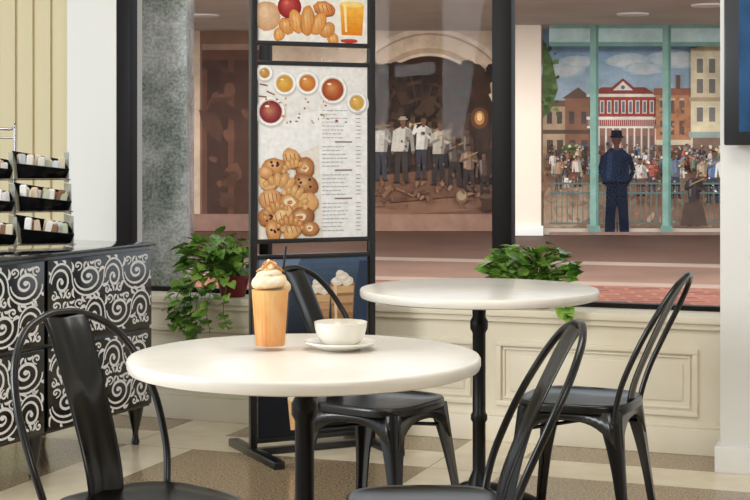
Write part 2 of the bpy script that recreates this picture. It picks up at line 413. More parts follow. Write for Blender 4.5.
P.rect(584,94.5,655,97.5,(238,232,222)); P.rect(584,117,655,120,(238,232,222))
P.dabs(40,588,651,98,116,[(200,74,60),(176,54,48),(186,70,58)],1,2.6,.8)
for x in range(590,650,7):
    P.rect(x,101,x+4.4,114,(236,228,218)); P.rect(x+.9,102,x+3.6,113,(110,114,128))
for x in range(586,655,2): P.rect(x,120,x+.6,127,(228,220,210))
P.rect(584,126.5,655,128.5,(238,232,222)); P.rect(587,128.5,652,170,(168,110,90))
for x in range(588,653,7): P.rect(x,128.5,x+1.6,170,(234,226,216)); P.rect(x+2.6,136,x+6,156,(126,98,94))
P.rect(652,95,688,176,(200,130,90)); P.rect(650,89,690,96,(166,98,74)); P.rect(672,76,676,90,(128,86,66))
for x in (656,665,675):
    P.rect(x,101,x+5,114,(120,94,86)); P.rect(x,121,x+5,135,(116,86,78)); P.rect(x-1,99,x+6,101,(224,200,166))
P.dabs(40,652,688,96,140,[(208,138,98),(190,118,82),(178,114,84)],1,2.6)
P.rect(652,140,688,145,(226,206,176)); P.rect(654,145,686,172,(126,94,80))
P.rect(686,50,760,185,(236,218,176)); P.poly([(684,52),(700,46),(760,40),(760,52)],(206,178,138)); P.rect(684,98,760,102,(196,168,130)); P.rect(684,132,760,138,(156,178,168)); 
for x in (692,704,716,730):
    for y in (60,80,108): P.rect(x,y,x+6,y+14,(130,124,122)); P.rect(x-1,y-1.5,x+7,y,(244,234,212))
P.rect(688,138,760,178,(140,108,92))
for i in range(8):
    t=i/7.; P.rect(541,170+i*8,760,178+i*8.2,(int(216-40*t),int(168-42*t),int(134-32*t)))
P.poly([(541,196),(610,176),(660,176),(560,231),(541,231)],(224,186,152))
P.dabs(100,541,720,174,228,[(230,196,160),(200,150,118),(186,132,106),(216,174,138)],2,7,.5)
cols=[(226,218,206),(182,76,64),(76,94,134),(222,202,150),(104,126,102),(156,98,74),(66,62,70),(206,150,114),(140,158,184),(236,230,220),(206,126,98),(120,88,74),(176,156,138)]
P.dabs(240,543,720,144,176,cols+[(120,80,60),(90,60,50)],.8,2.0)
ps=[]
for i in range(64): ps.append((random.uniform(543,720),random.triangular(156,188,172)))
ps.sort(key=lambda p:p[1])
for x,y in ps:
    P.person(x,y,random.uniform(12,17)+(y-156)*.28,random.choice(cols),random.choice(cols),random.choice([(130,84,62),(200,150,120),(94,60,48)]),random.choice([None,None,(70,50,40),(226,216,196)]),random.choice([0,2,4]))
    P.dabs(3,x-4,x+4,y-14,y,cols,.6,1.5)
for x,y,h,c,p_ in ((630,194,36,(226,220,212),(126,74,62),),(641,190,32,(186,80,66),(66,64,86)),(663,196,44,(120,140,170),(66,70,90)),(699,200,50,(84,110,156),(56,60,80)),(709,196,42,(222,220,214),(66,76,106)),(689,192,36,(186,156,120),(86,66,60)),(717,203,54,(98,124,168),(54,56,76)),(551,188,32,(170,128,96),(76,60,54)),(569,185,30,(212,200,184),(90,66,60))):
    P.person(x,y,h,c,p_,(112,72,54),random.choice([None,(78,60,48)]),random.choice([0,1,2]))
P.dabs(130,548,720,156,194,cols,.6,1.5)
for x in range(543,760,5): P.rect(x,184,x+.9,221,(84,108,104))
for y in (181,190,219): P.rect(541,y,760,y+1.8,(80,108,106))
P.person(679,222,54,(58,48,52),(66,50,46),(92,60,46),None,1); P.poly([(670,200),(687,200),(692,222),(666,222)],(80,62,56))
P.mute=.02
# man seen from behind in near-black navy, slim
P.poly([(596,176),(594,230),(603.5,230),(605.5,196),(608.5,230),(617.5,230),(615,176)],(20,26,44))
P.poly([(599.5,148),(593,154),(591.5,182),(617.5,182),(617,154),(610.5,148)],(24,34,56)); P.line(593,155,589.5,170,4.6,(20,28,50)); P.line(589.5,170,597,184,4.2,(26,36,60)); P.line(617,155,621.5,170,4.6,(18,24,42)); P.line(621.5,170,614,184,4.2,(18,24,42))
P.rect(592.5,180,617,182.6,(10,12,18)); P.rect(602.6,143,608,150,(84,54,44)); P.ell(605.3,139,4.9,6.8,(76,48,40)); P.poly([(599.8,137),(600.4,131),(610,131),(611,137)],(16,20,36)); P.line(599,137.6,612,137.6,1.4,(10,12,18))
P.line(605.4,192,605.9,228,1,(12,16,30)); P.ell(598,230,5,1.8,(12,10,12)); P.ell(613,230,5,1.8,(12,10,12)); P.poly([(597,153),(602,152),(600,178),(595,178)],(38,50,78)); P.poly([(611,156),(615,158),(613,178),(608,178)],(18,26,44))
P.mute=.2
for y0,y1,c in ((22,30,(206,210,204)),(30,34,(112,164,150)),(34,47,(176,208,208)),(47,51,(104,156,144))): P.rect(541,y0,722,y1,c)
for x in (580,649): 
    P.rect(x,30,x+8,231,(120,172,158)); P.rect(x+5.5,30,x+8,231,(84,136,126)); P.rect(x-1.5,222,x+9.5,231,(98,148,138))
P.rect(718,30,724,231,(120,172,158)); P.rect(541,228,722,231,(140,104,92))
P.poly([(707,70),(709,65),(718,65),(720,70),(719,106),(709,106)],(52,44,42)); P.poly([(709,72),(718,72),(717,103),(710.5,103)],(226,198,148)); P.rect(713,57,714.6,66,(52,44,42)); P.ell(713.6,90,2,6,(250,232,190),8)
M_mural=paint_mat('mural_paint',0.8,0.22,4.2,.15)
mu=P.build('mural',M_mural); tag(mu,'painted town-square and musicians mural covering the outdoor arcade wall','mural')
struct(boxes('wall_arcade',[(-9,9,D+.02,D+.4,0,3.3)],mat('arcade_plaster',(206,184,160),0.7)))
def X_(u,d): return (u-375)/1500*d
pil=boxes('pillar',[(X_(514,20.9),X_(541.5,20.9),20.9,21.15,0,2.94)],mat('peach_plaster',(246,230,212),0.6),None,0.02)
boxes('pillar_base',[(X_(513,20.9),X_(543,20.9),20.84,21.2,0,0.14)],M_white,pil,0.01)
tag(pil,'peach-white plaster pillar standing between two mural walls','pillar')
struct(boxes('wall_arcade_plinth',[(X_(541.5,21.4),9,21.1,21.3,0,0.09)],mat('plinth',(196,180,164),0.7)))
struct(boxes('ceiling_arcade',[(-10,10,16.2,22.4,2.94,3.1)],noise_mat('soffit',(190,184,174),(206,200,190),1.0,0.8)))
M_lamp=mat('lamp_glow',(255,250,240),0.4,emit=(255,250,240),es=4)
for x,y in ((-2.22,19.4),(3.3,19.2),(4.0,18.0)):
    e=thing('recessed_light','round white recessed light set in arcade ceiling','light',(x,y,2.94),0,'arcade ceiling lights')
    lathe('trim_ring',[(0.14,-.02),(0.2,-.02),(0.21,0),(0.14,0)],M_white,e,24)
    lathe('lens',[(0.001,-.012),(0.14,-.012),(0.14,-.002),(0.001,-.002)],M_lamp,e,24)
gp=mat('granite_painted_tree_reflections',(140,145,142),0.2); nt=gp.node_tree; N=nt.nodes; L=nt.links; b=N['Principled BSDF']
tc=N.new('ShaderNodeTexCoord'); n1=N.new('ShaderNodeTexNoise'); n1.inputs['Scale'].default_value=70; n1.inputs['Detail'].default_value=3; L.new(tc.outputs['Object'],n1.inputs['Vector'])
r1=N.new('ShaderNodeValToRGB'); r1.color_ramp.elements[0].position=.4; r1.color_ramp.elements[0].color=lin((96,98,100)); r1.color_ramp.elements[1].position=.6; r1.color_ramp.elements[1].color=lin((222,222,222)); L.new(n1.outputs['Fac'],r1.inputs['Fac'])
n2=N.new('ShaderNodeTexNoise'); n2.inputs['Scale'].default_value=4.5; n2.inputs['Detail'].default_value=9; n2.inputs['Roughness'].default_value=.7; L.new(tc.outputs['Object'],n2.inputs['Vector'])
r2=N.new('ShaderNodeValToRGB'); r2.color_ramp.elements[0].position=.36; r2.color_ramp.elements[0].color=lin((106,132,106)); r2.color_ramp.elements[1].position=.6; r2.color_ramp.elements[1].color=lin((246,250,250)); e=r2.color_ramp.elements.new(.48); e.color=lin((184,194,188)); L.new(n2.outputs['Fac'],r2.inputs['Fac'])  # green and white blotches: tree reflections painted into the stone colour
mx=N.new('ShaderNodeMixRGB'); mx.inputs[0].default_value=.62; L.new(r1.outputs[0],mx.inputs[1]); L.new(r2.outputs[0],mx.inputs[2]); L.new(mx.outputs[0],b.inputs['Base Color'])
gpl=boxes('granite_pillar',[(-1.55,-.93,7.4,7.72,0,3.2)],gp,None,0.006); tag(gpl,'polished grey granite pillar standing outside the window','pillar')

# ------------------------------------------------------------ tables
def make_table(loc,label,rot):
    t=thing('round_table',label,'table',loc,rot,'round cafe tables')
    lathe('tabletop',[(0.001,.718),(.385,.718),(.397,.722),(.4,.73),(.4,.744),(.397,.749),(.392,.75),(.001,.75)],M_tabletop,t,96,ang=50)
    lathe('column',[(.001,.06),(.045,.06),(.042,.09),(.03,.12),(.022,.14),(.022,.30),(.028,.31),(.028,.325),(.022,.335),(.022,.60),(.030,.615),(.030,.64),(.022,.655),(.024,.69),(.05,.708),(.05,.712),(.001,.712)],M_blackcast,t,28)
    boxes('top_bracket',[(-.16,.16,-.018,.018,.706,.7175),(-.018,.018,-.16,.16,.706,.7175)],M_blackcast,t,0.002)
    V=[];F=[]
    for i in range(4):
        a=i*math.pi/2
        pts=catmull([(.03*math.cos(a),.03*math.sin(a),.075),(.10*math.cos(a),.10*math.sin(a),.062),(.18*math.cos(a),.18*math.sin(a),.03),(.22*math.cos(a),.22*math.sin(a),.014)],5)
        v,f=sweep_geo(pts,[.024-.010*j/(len(pts)-1) for j in range(len(pts))],10); k=len(V); V+=v; F+=[tuple(x+k for x in q) for q in f]
    o=mobj('pedestal_foot',V,F,M_blackcast,t); fix(o); autosmooth(o,50)
    return t
make_table((-.160,3.41,0),'round white cafe table with black pedestal holding drink and cup',0.9)
make_table((.349,5.03,0),'empty round white cafe table with black pedestal beside window sill',0.4)

# ------------------------------------------------------------ chairs
def make_chair(loc,f,label):
    c=thing('cafe_chair',label,'chair',loc,math.atan2(f[1],f[0]),'black metal cafe chairs')
    n=48; V=[];F=[]
    def outline(sc):
        pts=[]
        for i in range(n):
            a=2*math.pi*i/n; ca,sa=math.cos(a),math.sin(a); e=2/3.4
            x=math.copysign(abs(ca)**e,ca)*.176; y=math.copysign(abs(sa)**e,sa)*.176
            y*=1.0+0.05*(x/.18)
            pts.append((x*sc,y*sc))
        return pts
    lv=[(.05,.440),(.5,.441),(.8,.443),(.93,.449),(.97,.452),(1.0,.448),(1.005,.44),(1.0,.425),(.97,.425),(.95,.436),(.05,.436)]
    for sc,z in lv:
        for x,y in outline(sc): V.append((x,y,z))
    for j in range(len(lv)-1):
        for i in range(n):
            i2=(i+1)%n; F.append((j*n+i,j*n+i2,(j+1)*n+i2,(j+1)*n+i))
    F.append(tuple(range(n))); F.append(tuple((len(lv)-1)*n+i for i in range(n)))
    o=mobj('seat',V,F,M_black,c); fix(o); autosmooth(o,60)
    V=[];F=[]
    for side in range(4):
        a=side*math.pi/2; ca,sa=math.cos(a),math.sin(a); k=len(V); m=16
        for i in range(m+1):
            t=-1+2*i/m
            zb=.400-.075*abs(t)**3
            for z in (.43,zb):
                off=.160+(.43-z)*.10; lat=t*(.140+(.43-z)*.12)
                V.append((off*ca-lat*sa,off*sa+lat*ca,z))
        for i in range(m): F.append((k+2*i,k+2*i+1,k+2*i+3,k+2*i+2))
    o=mobj('apron',V,F,M_black,c,True); sm=o.modifiers.new('thick','SOLIDIFY'); sm.thickness=.004
    for sx_,sy_ in ((1,1),(1,-1),(-1,1),(-1,-1)):
        V=[];F=[]; m=14
        for j in range(m+1):
            z=.425*j/m+.008
            u=z/.433; w=.026+.046*u**3; th=.007+.006*u
            c0=.207-.050*u**0.9
            ring=[(-.006,0),(-w,0),(-w,-th),(-th*1.2,-th*1.2),(-th,-w),(0,-w),(0,-.006)]
            for dx,dy in ring: V.append((sx_*(c0+dx),sy_*(c0+dy),z))
        for j in range(m):
            for i in range(7):
                i2=(i+1)%7; F.append((j*7+i,j*7+i2,(j+1)*7+i2,(j+1)*7+i))
        F.append(tuple(range(7))); F.append(tuple(m*7+i for i in range(7)))
        o=mobj('leg',V,F,M_black,c); fix(o); autosmooth(o,50)
        boxes('foot_cap',[tuple(sorted((sx_*.209,sx_*.178)))+tuple(sorted((sy_*.209,sy_*.178)))+(0,.009)],M_rubber,o,.002)
    tubes('cross_brace',[[(.16,.16,.36),(0,0,.375),(-.16,-.16,.36)],[(.16,-.16,.36),(0,0,.385),(-.16,.16,.36)]],.006,M_black,c,8)
    h=[(-.145,.158,.40),(-.152,.166,.45),(-.176,.180,.53),(-.226,.184,.64),(-.276,.162,.735),(-.312,.112,.802),(-.330,.046,.832)]
    pts=h+[(-.333,0,.837)]+[(x,-y,z) for x,y,z in reversed(h)]
    tubes('back_frame',[catmull(pts,6)],.0088,M_black,c,12)
    V=[];F=[]; W_=10
    ctr=catmull([(-.158,0,.43),(-.172,0,.50),(-.212,0,.60),(-.258,0,.70),(-.304,0,.79),(-.331,0,.833)],4)
    m=len(ctr)-1
    for j,p in enumerate(ctr):
        t=j/m; w=.046+.014*t
        for i in range(W_+1):
            u=-1+2*i/W_
            d=.003*math.cos(u*math.pi*1.5)-.006*u*u
            V.append((p.x-d*.9,u*w,p.z-d*.3))
    for j in range(m):
        for i in range(W_): F.append((j*(W_+1)+i,j*(W_+1)+i+1,(j+1)*(W_+1)+i+1,(j+1)*(W_+1)+i))
    o=mobj('back_splat',V,F,M_black,c,True); sm=o.modifiers.new('thick','SOLIDIFY'); sm.thickness=.003
    return c
c1=make_chair((-.495,3.265,0),(.70,-.71),'black metal chair with arched back, beside table holding the drink')
def chair_copy(loc,f,label): return copy_thing(c1,loc,math.atan2(f[1],f[0]),label)
chair_copy((.01,4.62,0),(.84,-.54),'black metal cafe chair standing between the two round tables')
chair_copy((.115,3.25,0),(-.997,-.08),'black metal cafe chair with arched back turned away from the cup')
chair_copy((.640,4.66,0),(-.92,.39),'black metal cafe chair facing the empty table by the window')

# ------------------------------------------------------------ iced drink
TZ=.7505
dr=thing('iced_coffee','tall caramel iced coffee in clear ribbed glass with whipped cream','drink',(-.244,3.49,TZ))
M_cupglass=glass_mat('clear_cup',(254,253,250),0.05)
lathe('glass',[(.001,0),(.035,0),(.0375,.004),(.0460,.143),(.0475,.152),(.0450,.152),(.0440,.146),(.0345,.010),(.001,.009)],M_cupglass,dr,144,rib=.014,nrib=24)
lm=mat('caramel_coffee',(226,160,92),0.3); nt=lm.node_tree; N=nt.nodes; L=nt.links; b=N['Principled BSDF']
tc=N.new('ShaderNodeTexCoord'); wv=N.new('ShaderNodeTexNoise'); mp=N.new('ShaderNodeMapping'); mp.inputs['Scale'].default_value=(34,34,14); L.new(tc.outputs['Object'],mp.inputs[0]); L.new(mp.outputs[0],wv.inputs['Vector']); wv.inputs['Scale'].default_value=1
sx=N.new('ShaderNodeSeparateXYZ'); L.new(tc.outputs['Object'],sx.inputs[0])
hz_=math_node('ADD',math_node('MULTIPLY',sx.outputs['Z'],3.2),math_node('MULTIPLY',wv.outputs['Fac'],.85))
r=N.new('ShaderNodeValToRGB'); r.color_ramp.elements[0].position=.3; r.color_ramp.elements[0].color=lin((206,122,42)); r.color_ramp.elements[1].position=1.0; r.color_ramp.elements[1].color=lin((250,206,136)); e=r.color_ramp.elements.new(.62); e.color=lin((236,162,78)); L.new(hz_,r.inputs[0]); L.new(r.outputs[0],b.inputs['Base Color'])
lathe('coffee',[(.001,.0105),(.0335,.011),(.0425,.140),(.001,.143)],lm,dr,144,rib=.010,nrib=24)
M_cream_w=noise_mat('whipped_cream',(232,202,150),(252,240,216),42,0.5,bump=.4)
V=[];F=[]
pts=[];rad=[]
for i in range(100):
    t=i/99; a=t*2*math.pi*3.6; rr=.033*(1-t)**.8; pts.append((rr*math.cos(a),rr*math.sin(a),.146+.060*t)); rad.append(.0160*(1-.58*t))
v,f=sweep_geo(pts,rad,10); V+=v;F+=f
for i in range(70):
    a=random.uniform(0,6.28); rr=random.uniform(.002,.037); zz=.150+.056*(1-(rr/.042)**1.2)*random.uniform(.6,1)
    v,f=lathe_geo([(.0005,-.006),(.005,-.004),(.0068,0),(.005,.004),(.0005,.006)],8)
    k=len(V); s_=random.uniform(.6,1.2); V+=[(x*s_+rr*math.cos(a),y*s_+rr*math.sin(a),z*s_+zz) for x,y,z in v]; F+=[tuple(x+k for x in q) for q in f]
o=mobj('whipped_cream',V,F,M_cream_w,dr,True); fix(o)
M_car=mat('caramel_sauce',(206,140,70),0.2)
dz=[]
for j in range(4):
    p=[]
    for i in range(26):
        t=i/25; a=t*6+j*1.6; rr=.008+.026*abs(math.sin(t*4+j)); p.append((rr*math.cos(a),rr*math.sin(a),.169+.046*(1-(rr/.042)**1.2)))
    dz.append(p)
tubes('caramel_drizzle',dz,.0016,M_car,dr,6)
tubes('straw',[[(.012,.01,.02),(.036,.014,.240)]],.0028,mat('black_straw',(25,22,22),.4),dr,10)

sa=lathe('saucer',[(.001,.0),(.045,.0),(.048,.003),(.078,.012),(.085,.017),(.0835,.020),(.074,.0165),(.045,.008),(.001,.007)],M_cup,None,56,loc=(-.080,3.50,TZ)); tag(sa,'ivory porcelain saucer on the round table under the cup','saucer')
cu=thing('coffee_cup','wide ivory porcelain coffee cup resting on its saucer','cup',(-.080,3.50,TZ+.0082),.9)
lathe('bowl',[(.001,0),(.034,0),(.035,.004),(.047,.010),(.056,.024),(.0605,.042),(.0622,.056),(.0602,.0565),(.0582,.042),(.052,.024),(.040,.012),(.001,.010)],M_cup,cu,56)
lathe('coffee',[(.001,.030),(.0520,.030),(.0535,.034),(.001,.035)],mat('milk_foam',(226,210,182),.5),cu,40)
tubes('handle',[catmull([(.056,0,.046),(.076,0,.050),(.088,0,.038),(.080,0,.022),(.052,0,.018)],6)],.0045,M_cup,cu,10)

# ------------------------------------------------------------ menu stand
ms_ang=math.atan2(.4255,.905)
st=thing('menu_stand','tall black metal floor stand holding printed cafe menu posters','menu stand',(-.250,6.06,0),ms_ang)
M_st=mat('stand_black',(7,9,15),.3,coat=.3)
hw=.2585
def zz_(v): return 1.22-(v-148)*.00404
boxes('post',[(-hw-.014,-hw+.014,-.014,.014,.03,2.08)],M_st,st,.003)
boxes('post',[(hw-.014,hw+.014,-.014,.014,.03,2.08)],M_st,st,.003)
for v in (-66,44.5,64,240,255.5,436):
    z=zz_(v); boxes('crossbar',[(-hw+.013,hw-.013,-.012,.012,z-.009,z+.009)],M_st,st,.002)
boxes('base_foot',[(-hw-.022,-hw+.022,-.29,.23,0,.03)],M_st,st,.004)
boxes('base_foot',[(hw-.022,hw+.022,-.27,.23,0,.03)],M_st,st,.004)
boxes('base_rail',[(-hw+.02,hw-.02,-.02,.02,.002,.028)],M_st,st,.003)
def panel_map(a,bb,n): return ((a-312.5)/111*.475,-.0065-.00001*n,zz_(bb))
M_poster=paint_mat('poster_print',0.35,0.12,45)
def poster(name,v0,v1,fn,edge=(238,238,236)):
    b_=boxes(name,[(-.238,.238,-.006,.004,zz_(v1),zz_(v0))],mat(name+'_board',edge,.4),st)
    Q=Painter(panel_map); fn(Q); Q.build('print',M_poster,b_)
def croissant(Q,x,y,s,rot,c=(206,138,70)):
    for i in (0,6,1,5,2,4,3):
        t=(i-3)/3; th=t*1.15
        lx=math.sin(th)*s; ly=(1-math.cos(th))*s*.9
        px=x+lx*math.cos(rot)-ly*math.sin(rot); py=y+lx*math.sin(rot)+ly*math.cos(rot)
        w=s*(.50-.105*abs(i-3))
        Q.blob(px,py,s*.24,w+s*.01,lerp(c,(110,64,30),.35),14,rot+th,.05)
        for f_,t_ in ((1,.0),(.84,.12),(.68,.25),(.5,.4),(.3,.6),(.15,.75)):
            Q.blob(px-s*.05*(1-f_),py-w*.3*(1-f_),s*.215*f_,w*f_,lerp(lerp(c,(120,70,34),.12*(i%2)),(250,216,160),t_),12,rot+th,.06)
        for j in range(3): Q.line(px-s*.15+j*s*.12,py-w*.6,px-s*.1+j*s*.12,py+w*.6,s*.012,lerp(c,(120,70,34),.4))
def bun(Q,x,y,a,b2,c,rot,k):
    Q.blob(x+.6,y+1.1,a+.5,b2+.5,lerp(c,(96,60,36),.5),18,rot,.06); 
    for f_,t_ in ((1,0),(.84,.14),(.66,.28),(.48,.42),(.3,.6)):
        Q.blob(x-a*.22*(1-f_),y-b2*.35*(1-f_),a*f_,b2*f_,lerp(c,(252,220,168),t_),16,rot,.07)
    if k==0:
        for j in range(5): Q.ell(x+random.uniform(-a*.5,a*.5),y+random.uniform(-b2*.5,b2*.5),1.5,1.4,random.choice([(84,34,44),(120,30,36),(60,30,50)]),8)
    elif k==1:
        for j in range(4): Q.line(x-a*.6+j*a*.4,y-b2*.5,x-a*.4+j*a*.4,y+b2*.5,.7,(140,84,44))
    elif k==2: 
        Q.blob(x,y,a*.4,b2*.4,(240,226,196),10,0,.2); Q.blob(x,y,a*.2,b2*.2,(206,120,50),8,0,.2)
def top_print(Q):
    Q.rect(257,-64,368,43,(240,236,230))
    Q.ell(300,-20,30,20,(248,246,242)); Q.ell(300,-20,22,13,(120,70,40))
    for r_,t_ in ((14,0),(12,.1),(10,.2),(8,.3),(5,.5)): Q.blob(265-(14-r_)*.3,18-(14-r_)*.4,r_,r_*1.05,lerp((206,160,120),(250,230,200),t_),18,0,.03)
    for r_,t_ in ((12,0),(10.5,.12),(8.5,.24),(6.5,.38),(4.5,.52),(2.2,.8)): Q.ell(288-(12-r_)*.3,8-(12-r_)*.4,r_,r_,lerp((140,24,28),(236,130,110),t_))
    Q.line(291,-3,294,-9,1.2,(90,70,40))
    Q.poly([(338,-8),(366,-8),(364,35),(341,35)],(244,240,232))
    for i in range(10): 
        t=i/9; Q.rect(339.5+i*.2,3+i*3.1,364.6-i*.2,6.3+i*3.1,lerp((250,190,76),(228,136,26),t))
    Q.ell(352,3,12.5,3,(252,214,124)); Q.poly([(343,4),(346,4),(347,31),(345,31)],(255,232,168))
    bun(Q,323,8,11,7,(206,120,60),.2,1); croissant(Q,306,21,30,.06,(220,148,74)); Q.blob(349,40,9,2.2,(196,60,50),14,0,.1)
def main_print(Q):
    Q.rect(257,67,368,238,(243,243,243)); Q.poly([(257,67),(368,67),(368,98),(257,125)],(236,234,232)); 
    Q.poly([(257,170),(318,145),(322,238),(257,238)],(234,227,218))
    for x,y,r_,c in ((283,84,8.5,(206,150,50)),(306,83,8.5,(196,112,40)),(332,89,11.5,(160,64,32)),(269,112,11.5,(128,34,50)),(357,102,7.5,(206,160,66)),(263,74,5,(186,130,54))):
        for k_,cc in ((4.4,(234,232,231)),(3.8,(220,217,215)),(3.1,(206,202,200)),(2.5,(250,250,248)),(.6,(214,204,190))): Q.ell(x+(.8 if k_>3 else 0),y+(1.2 if k_>3 else 0),r_+k_,r_+k_,cc,24)
        for f_,t_ in ((1,0),(.86,.1),(.7,.2),(.55,.3),(.4,.4),(.25,.5)): Q.ell(x-(1-f_)*2,y+.3-(1-f_)*2,(r_-.4)*f_,(r_-.4)*f_,lerp(c,(255,214,140),t_),22)
        Q.ell(x-r_*.3,y-r_*.45,r_*.2,r_*.1,(252,240,220),10)
    for x,y,a in ((259,85,.4),(266,92,.9),(258,97,.2)): Q.line(x-1,y,x+7,y+4*a,1.4,(130,86,54))
    for i in range(34):
        Q.ell(random.uniform(264,352),random.uniform(98,124),random.uniform(.6,1.8),random.uniform(.6,1.4),random.choice([(120,140,70),(226,150,60),(180,60,50),(150,110,60),(240,220,200),(206,170,130)]),8)
    y=110
    k=0
    while y<232:
        if k in (8,15,22):
            Q.rect(334,y,352,y+1.3,(140,116,116)); y+=5
        else:
            x=321
            ww=random.uniform(14,28)
            while x<321+ww:
                w=random.uniform(2,5); Q.rect(x,y,x+w,y+.7,(166,166,170)); x+=w+.9
            Q.rect(356,y,361,y+.7,(156,156,160)); y+=3.9
        k+=1
    pal=[(196,134,78),(210,156,98),(172,110,64),(222,178,124),(156,98,58),(204,144,92)]
    spots=[(272,166,12,8),(290,158,11,8),(303,168,11,9),(266,180,9,10),(303,184,13,10),(268,198,10,11),(288,202,14,11),(306,202,10,10),(266,215,9,10),(281,217,14,10),(299,217,13,10),(264,172,7,6),(271,229,11,7),(291,229,12,7),(308,228,9,7)]
    for i,(x,y_,a,b2) in enumerate(spots): bun(Q,x,y_,a,b2,pal[i%6],i*.9,(i%4))
    croissant(Q,282,180,17,.35,(212,158,102)); croissant(Q,271,206,12,-.4,(204,142,84)); croissant(Q,297,193,14,.6,(220,168,110)); croissant(Q,289,219,13,.1,(198,132,78)); croissant(Q,290,163,11,-.2,(218,160,100))
def low_print(Q):
    for i in range(30):
        t=i/29; Q.rect(257,257+i*5.9,368,263.2+i*5.9,lerp((74,92,118),(12,16,26),min(1,t*1.9)))
    Q.poly([(257,257),(300,257),(262,330),(257,330)],(108,128,152)); Q.poly([(360,262),(368,262),(368,330),(350,330)],(44,58,82))
    # tall iced drinks printed on the dark poster
    for x,y0,y1,w in ((318,292,340,12),(342,284,346,13)):
        Q.poly([(x-w,y0),(x+w,y0),(x+w*.72,y1),(x-w*.72,y1)],(150,110,76))
        for i in range(6):
            t=i/5; Q.poly([(x-w*(.92-.04*i),y0+3+t*(y1-y0)*.8),(x+w*(.92-.04*i),y0+3+t*(y1-y0)*.8),(x+w*(.88-.04*i),y0+10+t*(y1-y0)*.8),(x-w*(.88-.04*i),y0+10+t*(y1-y0)*.8)],lerp((206,168,124),(120,80,50),t))
        Q.poly([(x-w*.7,y0+2),(x-w*.45,y0+2),(x-w*.4,y1-3),(x-w*.55,y1-3)],(224,196,158))
        for dx,dy,r_ in ((-6,-2,6),(5,-2,6.5),(0,-6,7),(-2,-10,4.5)): Q.blob(x+dx,y0+dy,r_,r_*.75,(222,212,196),12,0,.12); Q.blob(x+dx-1,y0+dy-1,r_*.6,r_*.45,(238,232,220),10,0,.12)
    Q.poly([(286,398),(304,398),(301,428),(289,428)],(216,160,104)); Q.poly([(286,398),(292,398),(293,428),(289,428)],(236,190,136)); Q.blob(295,396,9,5,(240,226,204)); Q.blob(294,391,6,4,(250,240,222))
poster('top_poster',-64,43.5,top_print); poster('menu_poster',66,239,main_print); poster('lower_poster',257,434,low_print,(20,24,34))

# ------------------------------------------------------------ cabinet
ca_ang=math.atan2(.907,.42)
cb=thing('sideboard_cabinet','black glossy sideboard with white scrollwork drawer fronts','cabinet',(-.92,6.2,0),ca_ang)
M_cab=mat('black_lacquer',(6,6,8),.2,coat=.4)
M_inlay=mat('silver_white_inlay',(244,245,246),.3)
LX=1.44; DP=.58
boxes('body',[(-LX,0,.012,DP,.155,.815)],M_cab,cb,.004)
boxes('countertop',[(-LX-.02,.012,-.010,DP,.817,.83)],mat('dark_glass_top',(34,38,40),.05,coat=.6),cb,.004)
for x in (-.05,-LX+.05,-.72):
    for y in (.05,DP-.06):
        o=lathe('leg',[(.001,0),(.014,0),(.018,.01),(.013,.03),(.012,.05),(.024,.10),(.030,.13),(.034,.155),(.001,.155)],M_cab,cb,20); o.location=(x,y,0)
def ribbon(V,F,pts,w,taper=True):
    k=len(V); m=len(pts)
    for i,(x,z) in enumerate(pts):
        x1,z1=pts[min(i+1,m-1)]; x0,z0=pts[max(i-1,0)]; d=math.hypot(x1-x0,z1-z0) or 1
        t=i/(m-1); ww=w*(.40+.75*math.sin(math.pi*(.05+.85*t))) if taper else w
        nx,nz=-(z1-z0)/d*ww,(x1-x0)/d*ww
        V.append((x+nx,-.0045,z+nz)); V.append((x-nx,-.0045,z-nz))
    for i in range(m-1): F.append((k+2*i,k+2*i+1,k+2*i+3,k+2*i+2))
def disc(V,F,cx,cz,rx,rz):
    k=len(V)
    for i in range(12):
        a=2*math.pi*i/12; V.append((cx+rx*math.cos(a),-.0047,cz+rz*math.sin(a)))
    F.append(tuple(range(k,k+12)))
def spiral(V,F,cx,cz,rx,rz,turns,hand,endph,w,inner=.16):
    n=int(20*turns); pts=[]; ph=endph-hand*turns*2*math.pi
    for i in range(n+1):
        t=i/n; r_=inner+(1-inner)*t**1.15; a=ph+hand*turns*2*math.pi*t
        pts.append((cx+rx*r_*math.cos(a),cz+rz*r_*math.sin(a)))
    ribbon(V,F,pts,w); disc(V,F,cx+rx*inner*.5*math.cos(ph),cz+rz*inner*.5*math.sin(ph),rx*.17,rz*.17)
def leaf(V,F,x,z,a,l,w,st_=1.15):
    pts=[];
    for i in range(7):
        t=i/6; b_=a+t*1.1; pts.append((x+l*t*math.cos(b_)*st_,z+l*t*math.sin(b_)))
    k=len(V); m=7
    for i,(px,pz) in enumerate(pts):
        x1,z1=pts[min(i+1,m-1)]; x0,z0=pts[max(i-1,0)]; d=math.hypot(x1-x0,z1-z0) or 1; ww=w*math.sin(math.pi*(.08+.9*i/6))
        V.append((px-(z1-z0)/d*ww,-.0046,pz+(x1-x0)/d*ww)); V.append((px+(z1-z0)/d*ww,-.0046,pz-(x1-x0)/d*ww))
    for i in range(6): F.append((k+2*i,k+2*i+1,k+2*i+3,k+2*i+2))
rs=random.Random(21)
